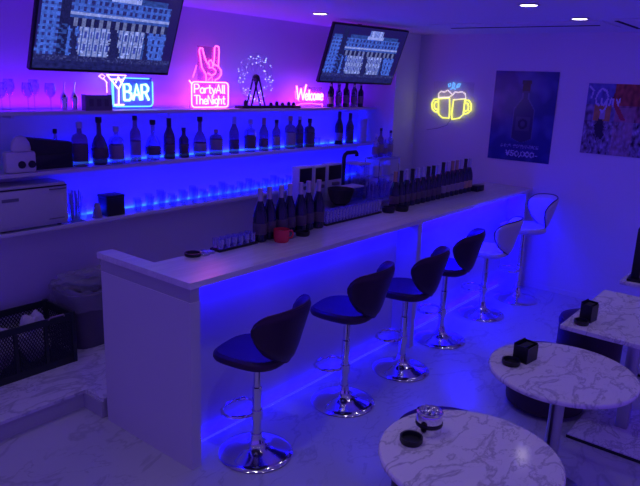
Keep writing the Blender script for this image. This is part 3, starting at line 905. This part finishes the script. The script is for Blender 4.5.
# Welcome sign
o = thing('neon_sign', 'small pink neon sign reading Welcome in script', 'neon sign', (0, 1.80, TZ))
MB().box(2.86, 3.26, .012, .017, .02, .20, .002).build('backing_panel', 'acrylp', o, smooth=False)
MB().box(2.86, 3.27, -.03, .04, 0, .004).build('stand', 'acryl', o, smooth=False)
neon(o, 'lettering', strokes('W', 2.85, .075, .13, .16)+strokes('elcome', 2.985, .072, .10, .29), 'pinkb', .0085)
neon(o, 'swash_tube', [[(2.90, .06), (2.84, .09), (2.835, .15), (2.87, .18)], [(2.86, .02), (2.92, .035), (3.08, .04), (3.22, .028), (3.26, .035)], [(2.855, .018), (2.85, .005)], [(3.26, .035), (3.26, .005)]], 'pink', .0045)

# light wheel
o = thing('light_wheel', 'small ferris wheel model sparkling with fairy lights', 'model ferris wheel', (2.27, 1.78, TZ))
MB().box(-.215, .57, -.05, .05, 0, .022, .003).build('base', 'blackm', o)
s = MB()
for sg in (-1, 1):
    s.tube([(-.085, sg*.03, .02), (-.01, sg*.03, .255)], .008, 6).tube([(.09, sg*.03, .02), (.01, sg*.03, .255)], .008, 6)
s.ball((0, 0, .262), .03, 2, (1, 1.3, 1.2)).build('stand', 'blackm', o)
s = MB()
for rr in (.215, .15):
    s.tube([(rr*math.cos(2*PI*k/32), 0, .262+rr*math.sin(2*PI*k/32)) for k in range(32)], .0018, 4, closed=True)
for k in range(12):
    a = 2*PI*k/12
    s.tube([(.0, 0, .262), (.215*math.cos(a), 0, .262+.215*math.sin(a))], .0014, 4)
s.build('wheel_frame', 'steel', o)
s = MB()
for k in range(100):
    a = rnd.uniform(0, 2*PI); rr = rnd.uniform(.12, .228)
    s.ball((rr*math.cos(a), rnd.uniform(-.012, .012), .262+rr*math.sin(a)), rnd.choice([.0022, .003, .004, .0055]), 1)
ob = s.build('fairy_lights', 'fairy', o); ob['kind'] = 'stuff'
for i, (x, hh) in enumerate([(-.13, .05), (.2, .028), (.28, .04), (.36, .028), (.45, .035), (.52, .03)]):
    tag(MB().lathe([(.014, 0), (.018, .01), (.016, hh*.7), (.006, hh), (0, hh)], 12).build('figurine', 'blackm', loc=(2.27+x, 1.78, TZ+.022)), 'tiny dark figurine, %s from the left on the base of the light wheel' % ORD[i], 'figurine', 'figurines on the light wheel base')

# beer mugs neon on the right wall
o = thing('neon_sign', 'yellow neon sign of two clinking beer mugs with blue splash', 'neon sign', (XL-.03, 1.0, 1.70))
def mt_(a, b):      # a to the right in the picture is -y
    return (0, -a, b)
mug = [[(-.02, .0), (-.10, .0), (-.15, .035), (-.165, .20), (-.03, .215), (-.015, .05), (-.02, .0)],
       [(.02, -.01), (.11, .01), (.15, .05), (.155, .215), (.02, .20), (.01, .05), (.02, -.01)]]
neon(o, 'mug_tubes', mug, 'yellow', .0066, to=mt_)
neon(o, 'handle_tubes', [[(-.165, .20), (-.22, .195), (-.245, .15), (-.235, .09), (-.20, .06), (-.16, .055)], [(-.17, .17), (-.205, .165), (-.215, .13), (-.205, .095), (-.165, .08)],
                         [(.155, .20), (.20, .205), (.235, .16), (.235, .10), (.20, .065), (.15, .055)], [(.16, .17), (.19, .17), (.205, .14), (.20, .10), (.16, .085)]], 'yellow', .0066, to=mt_)
neon(o, 'foam_tubes', [[(-.165, .21), (-.17, .26), (-.14, .285), (-.10, .275), (-.06, .30), (-.02, .27), (0, .25), (-.04, .225), (-.165, .215)],
                       [(.0, .25), (.03, .285), (.07, .28), (.11, .29), (.15, .27), (.165, .22), (.02, .20)]], 'cream', .006, to=mt_)
neon(o, 'splash_tubes', [[(-.05, .335), (-.06, .365), (-.035, .375), (-.03, .35), (-.05, .335)], [(-.01, .33), (.0, .385), (.02, .37), (.01, .33)], [(.04, .33), (.06, .37), (.085, .375), (.07, .34), (.04, .33)], [(-.03, .31), (.0, .325), (.03, .312)]], 'sky', .006, to=mt_)
s = MB(); s.prism([(.015, -.24), (.019, -.24), (.019, .245), (.015, .245)], -.01, .39)
s.build('backing_panel', M['acryl'], o, smooth=False)
MB().tube([(.012, .0, -.01), (.024, .05, -.08), (.026, .16, -.12), (.026, .30, -.15)], .0025, 5).build('power_cord', 'grey', o)

# ---------------------------------------------------------------- posters
def seg(px, pz, a, b):
    dx, dz = b[0]-a[0], b[1]-a[1]
    L2 = dx*dx+dz*dz
    t = 0 if L2 == 0 else max(0, min(1, ((px-a[0])*dx+(pz-a[1])*dz)/L2))
    return math.hypot(px-a[0]-t*dx, pz-a[1]-t*dz)
price = strokes('¥50,000-', .30, .055, .055, .52)
def poster1(u, v):
    x, z = u, v
    n1 = noise.noise(Vector((u*3, v*4, 1)))+.5*noise.noise(Vector((u*8, v*9, 3)))
    c = Vector((.022, .03, .22))+Vector((.055, .06, .22))*max(0, n1+.15)
    cx = .52
    if .22 < z < .90:
        if z < .58: w_ = .175*min(1, (z-.2)/.06)
        elif z < .70: w_ = .175-(z-.58)/.12*.115
        elif z < .86: w_ = .058
        else: w_ = .07
        if abs(u-cx) < w_:
            c = Vector((.035, .03, .13))
            if z > .78: c = Vector((.012, .01, .03))
            if .34 < z < .5 and abs(u-cx) < .12:
                c = Vector((.07, .06, .17)) if (abs(math.hypot(u-cx, (z-.42)*1.4)-.06) > .02) else Vector((.02, .02, .08))
            if z < .76 and abs(u-cx) > w_-.02: c = Vector((.09, .09, .3))
    if .145 < z < .185 and .2 < u < .82 and noise.noise(Vector((u*70, v*60, 9))) > .05: c = Vector((.22, .2, .5))
    for st in price:
        for a, b in zip(st, st[1:]):
            if seg(u, z*1.36, (a[0], a[1]*1.36), (b[0], b[1]*1.36)) < .0075: c = Vector((.45, .42, .75))
    return tuple(c)
o = thing('wall_poster', 'dark blue poster of a tall bottle with price, on the right wall', 'poster', (XL-.004, 0, 0))
painted('print', 'poster', (0, .53, 1.315), (0, -.66, 0), (0, .0, .905), 74, 102, poster1, o, bend=.008)
s = MB().box(.0015, .0035, -.13, .53, 1.315, 2.22); s.build('backing', 'label', o, smooth=False)
cyn = [[(.42, .83), (.37, .9), (.29, .93), (.22, .88), (.18, .79), (.2, .72), (.26, .7)], [(.30, .78), (.31, .71), (.36, .70), (.42, .79)], [(.42, .79), (.40, .66), (.34, .6), (.3, .63)], [(.46, .70), (.49, .79), (.53, .78), (.54, .70)], [(.60, .78), (.64, .71), (.66, .79)], [(.04, .95), (.12, .9), (.09, .8)]]
def poster2(u, v):
    u = u*1.95
    n1 = noise.noise(Vector((u*14, v*13, 4)))
    n2 = noise.noise(Vector((u*5, v*5, 8)))
    n3 = noise.noise(Vector((u*30, v*26, 2)))
    if v > .70:
        if u > .54+.05*n2:
            c = Vector((.34, .06, .04))*(1+.9*n1)
        else:
            c = Vector((.12, .13, .42))*(1+.5*n1)
    elif v > .48:
        c = Vector((.5, .24, .08))*(1+.3*n1) if .18 < u < .52 else (Vector((.2, .17, .32))*(1+1.2*n1) if u < .6 else Vector((.28, .10, .16))*(1+1.2*n1))
    else:
        c = Vector((.17, .13, .24))*(1+1.6*n1+.5*n2) + (Vector((.16, .14, .2))*max(0, n3*2))
    if math.hypot(u-.33, (v-.36)*.7) < .10+.06*n1 and v < .52: c = Vector((.015, .012, .04))
    if abs(u-.36) < .05 and .5 < v < .62: c = Vector((.42, .34, .5))
    if .60 < u < 1 and v < .68: c = c.lerp(Vector((.5, .26, .36)), .45+.5*n2)
    if u > .55 and v > .5 and abs((u-.55)-(.75-v)*.9) < .05: c = Vector((.45, .05, .07))
    for st in cyn:
        for a, b in zip(st, st[1:]):
            if seg(u, v, a, b) < .016: c = Vector((.55, .5, .75))
    return tuple(max(0, q) for q in c)
o = thing('wall_poster', 'colourful collage poster with script title, cut off by the right edge', 'poster', (XL-.004, 0, 0))
painted('print', 'poster2', (0, -.42, 1.465), (0, -.88, 0), (0, 0, .66), 110, 84, poster2, o, bend=.008)
MB().box(.0015, .0035, -1.30, -.42, 1.465, 2.125).build('backing', 'label', o, smooth=False)

# ---------------------------------------------------------------- things on the counter
def tray(x0, x1, y0, y1, label, nx, ny, h, r, glab, ggrp):
    o = thing('glass_tray', label, 'tray', (x0, y0, H), 0, 'black glass trays on the counter')
    W_, D_ = x1-x0, y1-y0
    s = MB().box(0, W_, 0, D_, 0, .004)
    s.box(0, W_, 0, .004, .004, .014).box(0, W_, D_-.004, D_, .004, .014).box(0, .004, .004, D_-.004, .004, .014).box(W_-.004, W_, .004, D_-.004, .004, .014)
    s.build('tray', 'black', o, smooth=False)
    src = None
    for j in range(ny):
        for i in range(nx):
            loc = (x0+W_*(i+.5)/nx, y0+D_*(j+.5)/ny, H+.004)
            if src is None:
                src = tumbler('shot_glass', '', loc, r, h, ggrp, 'sparkle')
                g_ = src
            else:
                g_ = src.copy(); COL.objects.link(g_); g_.location = loc
            g_['label'] = '%s, %s from left, %s row' % (glab, ORD[i], ('front', 'middle', 'rear')[j] if ny > 2 else ('front', 'rear')[j])
tray(.50, .82, .33, .415, 'small black tray of shot glasses at the left end of the counter', 6, 2, .068, .022, 'shot glass on the left counter tray', 'shot glasses on the left counter tray')
tray(1.53, 2.24, .345, .41, 'long black tray of small glasses in the middle of the counter', 18, 2, .10, .017, 'small glass on the long counter tray', 'small glasses on the long counter tray')
for i, (x, y) in enumerate([(.40, .345), (.455, .36), (.43, .40)]):
    tag(MB().lathe([(.024, 0), (.026, .006), (.02, .014), (0, .015)], 16).build('glass_coaster', 'clear', loc=(x+.005, y, H)), 'flat clear glass piece, %s of the three beside the left ashtray' % ('left', 'right', 'rear')[i], 'coaster', 'flat glass pieces beside the left ashtray')
ashtray(.345, .435-.05, H, 'black round ashtray at the left end of the counter', .048, .02)
ashtray(1.195, .285, H, 'black round ashtray right of the red mug', .05, .028)
ashtray(2.305, .345-.02, H, 'left black ashtray in front of the long bottle row', .052, .045)
ashtray(2.44, .305-.02, H, 'right black ashtray in front of the long bottle row', .056, .042)
o = thing('mug', 'red mug with handle on the counter in front of the silver-necked bottles', 'mug', (.965, .265, H), R(-25))
MB().lathe([(0, 0), (.042, 0), (.047, .008), (.05, .04), (.05, .082), (.047, .082), (.046, .04), (.04, .012), (0, .01)], 28, cap=False).build('body', 'red', o)
MB().tube([(.048, 0, .065), (.072, 0, .068), (.082, 0, .045), (.072, 0, .022), (.047, 0, .02)], .006, 8).build('handle', 'red', o)
MB().lathe([(.045, .06), (.045, .062)], 20).build('crumpled_foil', 'foil', o)
o = tag(MB().box(-.035, .035, -.02, .02, 0, .035, .006).build('cigarette_case', 'grey', loc=(1.075, .285, H)), 'small grey case between the red mug and the ashtray', 'case')
o = tag(MB().box(-.075, .075, -.045, .045, 0, .055, .005).build('card_box', 'black', loc=(3.92, .33, H)), 'black box at the far right end of the bottle row', 'box')

# ---------------------------------------------------------------- worktop behind the bar with its equipment
o = thing('back_worktop', 'steel worktop behind the bar under the shelf, carrying the dispensers', 'worktop', (0, 0, ZP))
ZW = .90
MB().box(2.35, 4.08, 1.13, 1.66, ZW-ZP-.04, ZW-ZP, .003).build('top', 'steel', o)
for x in (2.39, 4.04):
    for y in (1.26, 1.62):
        MB().box(x-.018, x+.018, y-.018, y+.018, 0, ZW-ZP-.04).build('leg', 'steel', o)
MB().box(2.39, 4.04, 1.27, 1.61, .25, .27).build('lower_shelf', 'steel', o)
for i, (x0, x1, zt) in enumerate([(2.50, 2.70, 1.265), (2.73, 2.905, 1.257), (2.935, 3.165, 1.262)]):
    o = thing('drink_dispenser', '%s white-framed dark panelled machine behind the counter' % ('left', 'middle', 'right')[i], 'dispenser', (x0, 1.44, ZW), 0, 'white-framed machines behind the counter')
    w_, h_ = x1-x0, zt-ZW
    MB().box(0, w_, 0, .09, 0, h_, .006).build('body', 'white', o)
    MB().box(.014, w_-.014, -.004, .0, h_-.155, h_-.016, .001).build('window', 'black', o)
    MB().box(w_*.3, w_*.7, -.03, 0, h_-.21, h_-.18, .003).build('nozzle', 'grey', o)
o = tag(MB().lathe([(0, 0), (.06, 0), (.09, .02), (.12, .10), (.13, .15), (.124, .15), (.11, .10), (.08, .03), (0, .015)], 28, cap=False).build('mixing_bowl', 'blackm', loc=(2.93, 1.27, ZW)), 'dark bowl in front of the white-framed machines', 'bowl')
o = thing('beer_tap', 'black hooked pipe tap behind the counter', 'tap', (3.27, 1.50, ZW))
MB().lathe([(.035, 0), (.035, .02), (.018, .03)], 16).build('flange', 'black', o)
MB().tube([(0, 0, .02), (0, 0, .40), (.015, 0, .43), (.05, 0, .445), (.20, 0, .445), (.22, 0, .43), (.22, 0, .40)], .02, 10).build('pipe', 'black', o)
o = thing('ice_dispenser', 'translucent plastic box machine under the black hooked tap', 'dispenser', (3.42, 1.42, ZW))
MB().box(-.095, .095, -.08, .12, 0, .33, .01).build('tank', 'clearb', o)
MB().box(-.10, .10, -.085, .125, .33, .35, .004).build('lid', 'white', o)
MB().box(-.07, .07, -.14, -.085, 0, .06, .004).build('drip_tray', 'steel', o)
o = thing('clear_container', 'low clear plastic container beside the black bowl', 'container', (3.19, 1.33, ZW))
MB().box(-.11, .11, -.07, .07, 0, .13, .012).build('box', 'clearb', o)
MB().box(-.115, .115, -.075, .075, .13, .145, .004).build('lid', 'white', o)
o = thing('wire_rack', 'chrome wire rack beside the pillar holding cups', 'rack', (3.77, 1.36, ZW))
s = MB()
for sx in (-.19, .19):
    for sy in (-.09, .09):
        s.tube([(sx, sy, 0), (sx, sy, .385)], .006, 6)
for z in (.19, .38):
    s.tube([(-.19, -.09, z), (.19, -.09, z), (.19, .09, z), (-.19, .09, z)], .006, 6, closed=True)
    for k in range(1, 8):
        s.tube([(-.19+.0475*k, -.09, z), (-.19+.0475*k, .09, z)], .003, 5)
s.build('frame', 'chrome', o)
MB().box(-.195, .195, -.095, -.085, .368, .392).build('rail', 'steel', o)
for i, x in enumerate((3.68, 3.84)):
    tag(MB().lathe([(.05, 0), (.055, .004), (.052, .10), (.045, .105)], 20).build('cup_stack', 'white', loc=(x, 1.36, ZW+.196)), '%s white cup stack inside the wire rack' % ('left', 'right')[i], 'cup', 'white cups in the wire rack')
for i, (x, h_, m_) in enumerate([(3.62, .24, 'clearb'), (3.71, .30, 'amber'), (3.80, .20, 'clearb'), (3.90, .27, 'clearb')]):
    p, cp, bd_ = B('tall', h_)
    bottle('syrup_bottle', 'bottle on top of the wire rack, %s from the left' % ORD[i], 'bottle', p, m_, (x, 1.36, ZW+.386+.006), ('black' if i % 2 else 'white', cp), [('label', bd_[0][0], bd_[0][1], bd_[0][2])], 'bottles on top of the wire rack')
for i, (x, z) in enumerate([(3.62, ZW), (3.73, ZW), (3.84, ZW), (3.93, ZW)]):
    tumbler('mixing_glass', 'clear glass on the worktop under the wire rack, %s from the left' % ORD[i], (x, 1.36, z), .036, .12, 'glasses under the wire rack', 'sparkle')
for i, (x, y, h_) in enumerate([(3.31, 1.19, .19), (3.42, 1.21, .14), (3.53, 1.19, .20), (3.64, 1.2, .15)]):
    tumbler('measuring_jug', 'clear jug between the bowl and the wire rack, %s from the left' % ORD[i], (x, y, ZW), .045, h_, 'clear jugs on the back worktop', 'sparkle', 'jug')

# ---------------------------------------------------------------- crate, bin
o = thing('plastic_crate', 'black mesh plastic crate on the raised floor at the left', 'crate', (-.42, 1.412, ZP))
CW, CD, CHt = .60, .36, .36
def lattice(s, ax, c, a0, a1, z0, z1, th=.006, n=9, mrow=8):
    """diamond lattice in the plane ax=c"""
    wa = (a1-a0)/n; hz = (z1-z0)/mrow
    def bar(p, q):
        if ax == 'y': s.tube([(p[0], c, p[1]), (q[0], c, q[1])], th*.55, 4)
        else: s.tube([(c, p[0], p[1]), (c, q[0], q[1])], th*.55, 4)
    for i in range(-mrow, n):
        lo = max(0, -i); hi = min(mrow, n-i)
        if hi > lo:
            bar((a0+(i+lo)*wa, z0+lo*hz), (a0+(i+hi)*wa, z0+hi*hz))
            bar((a1-(i+lo)*wa, z0+lo*hz), (a1-(i+hi)*wa, z0+hi*hz))
s = MB()
s.box(0, CW, 0, CD, 0, .012)
for y in (0, CD-.012):
    s.box(0, CW, y, y+.012, .012, .05).box(0, CW, y, y+.012, CHt-.05, CHt-.005)
for x in (0, CW-.012):
    s.box(x, x+.012, .012, CD-.012, .012, .05).box(x, x+.012, .012, CD-.012, CHt-.06, CHt-.005)
s.build('body', 'crate', o, smooth=False)
for x in (-.006, CW-.022):
    for y in (-.006, CD-.022):
        MB().box(x, x+.03, y, y+.03, 0, CHt, .004).build('corner_post', 'crate', o)
for x in (.19, .39):
    MB().box(x, x+.022, -.003, .014, .05, CHt-.05).build('rib', 'crate', o, smooth=False)
s = MB()
for a, b in ((.024, .19), (.212, .39), (.412, .578)):
    lattice(s, 'y', .006, a, b, .05, CHt-.05)
lattice(s, 'y', CD-.006, .024, .578, .05, CHt-.05, n=24)
lattice(s, 'x', .006, .024, CD-.024, .05, CHt-.05, n=14)
lattice(s, 'x', CW-.006, .024, CD-.024, .05, CHt-.05, n=14)
s.build('mesh_sides', 'crate', o, smooth=False)
MB().tube([(-0+.42, -.002, CHt-.012), (.43, -.012, CHt+.004), (.52, -.012, CHt+.004), (.53, -.002, CHt-.012)], .006, 6).build('handle', 'label', o)
def crumple(x, y, z, r, label, seed, sc=(1, 1, .7)):
    t = bmesh.new(); bmesh.ops.create_icosphere(t, subdivisions=4, radius=r)
    for v_ in t.verts:
        k = 1+.28*noise.noise(v_.co*14+Vector((seed, 0, 0)))+.16*noise.noise(v_.co*34+Vector((seed, 3, 0)))
        v_.co = Vector((v_.co.x*sc[0]*k, v_.co.y*sc[1]*k, v_.co.z*sc[2]*k))
    mz = min(v_.co.z for v_ in t.verts)
    for v_ in t.verts: v_.co.z -= mz
    s = MB(); s.merge(t)
    return tag(s.build('crumpled_bag', 'cloth', loc=(x, y, z)), label, 'bag', 'crumpled bags in the crate')
crumple(-.27, 1.575, ZP+.014, .105, 'white crumpled bag at the left inside the crate', 1, (1, .9, 1.5))
crumple(-.02, 1.58, ZP+.014, .105, 'white crumpled bag at the right inside the crate', 5, (.95, .9, 1.5))

o = thing('waste_bin', 'dark waste bin with a clear plastic liner beside the bar end', 'waste bin', (.475, 1.68, ZP))
s = MB()
def rr(w_, d_, z, k=24):
    return [(w_*math.copysign(abs(math.cos(2*PI*i/k))**.5, math.cos(2*PI*i/k)), d_*math.copysign(abs(math.sin(2*PI*i/k))**.5, math.sin(2*PI*i/k)), z) for i in range(k)]
def loft(s, rings, cap0=True, cap1=False):
    R_ = [[s.bm.verts.new(p) for p in r_] for r_ in rings]
    for a, b in zip(R_, R_[1:]):
        n = len(a)
        for i in range(n): s.bm.faces.new((a[i], a[(i+1) % n], b[(i+1) % n], b[i]))
    if cap0: s.bm.faces.new(R_[0][::-1])
    if cap1: s.bm.faces.new(R_[-1])
loft(s, [rr(.19, .15, 0), rr(.225, .18, .38), rr(.24, .19, .385), rr(.24, .19, .41), rr(.22, .175, .41), rr(.18, .14, .03)], True, True)
s.build('bin_body', 'bin', o)
s = MB()
rings = []
for j, (f, z) in enumerate([(1.04, .30), (1.06, .34), (1.05, .38), (1.07, .415), (1.0, .45), (.93, .44), (.9, .40)]):
    ring = []
    for i, p in enumerate(rr(.245, .195, z, 48)):
        q_ = noise.noise(Vector((p[0]*16, p[1]*16, z*9)))
        ring.append((p[0]*(f+.05*q_), p[1]*(f+.03*q_), z+.035*q_))
    rings.append(ring)
loft(s, rings, False)
s.build('plastic_liner', 'film', o)
# a loose plastic bag spilling over the crate side of the bin
t = bmesh.new(); bmesh.ops.create_icosphere(t, subdivisions=5, radius=.12)
for v_ in t.verts:
    k = 1+.45*noise.noise(v_.co*13)+.3*abs(noise.noise(v_.co*27))+.1*noise.noise(v_.co*60)
    v_.co = Vector((v_.co.x*1.5*k, v_.co.y*.9*k, v_.co.z*.55*k))
mz = min(v_.co.z for v_ in t.verts)
for v_ in t.verts: v_.co.z -= mz
s = MB(); s.merge(t)
s.build('bagged_waste', 'film', o, loc=(-.04, 0, .385))
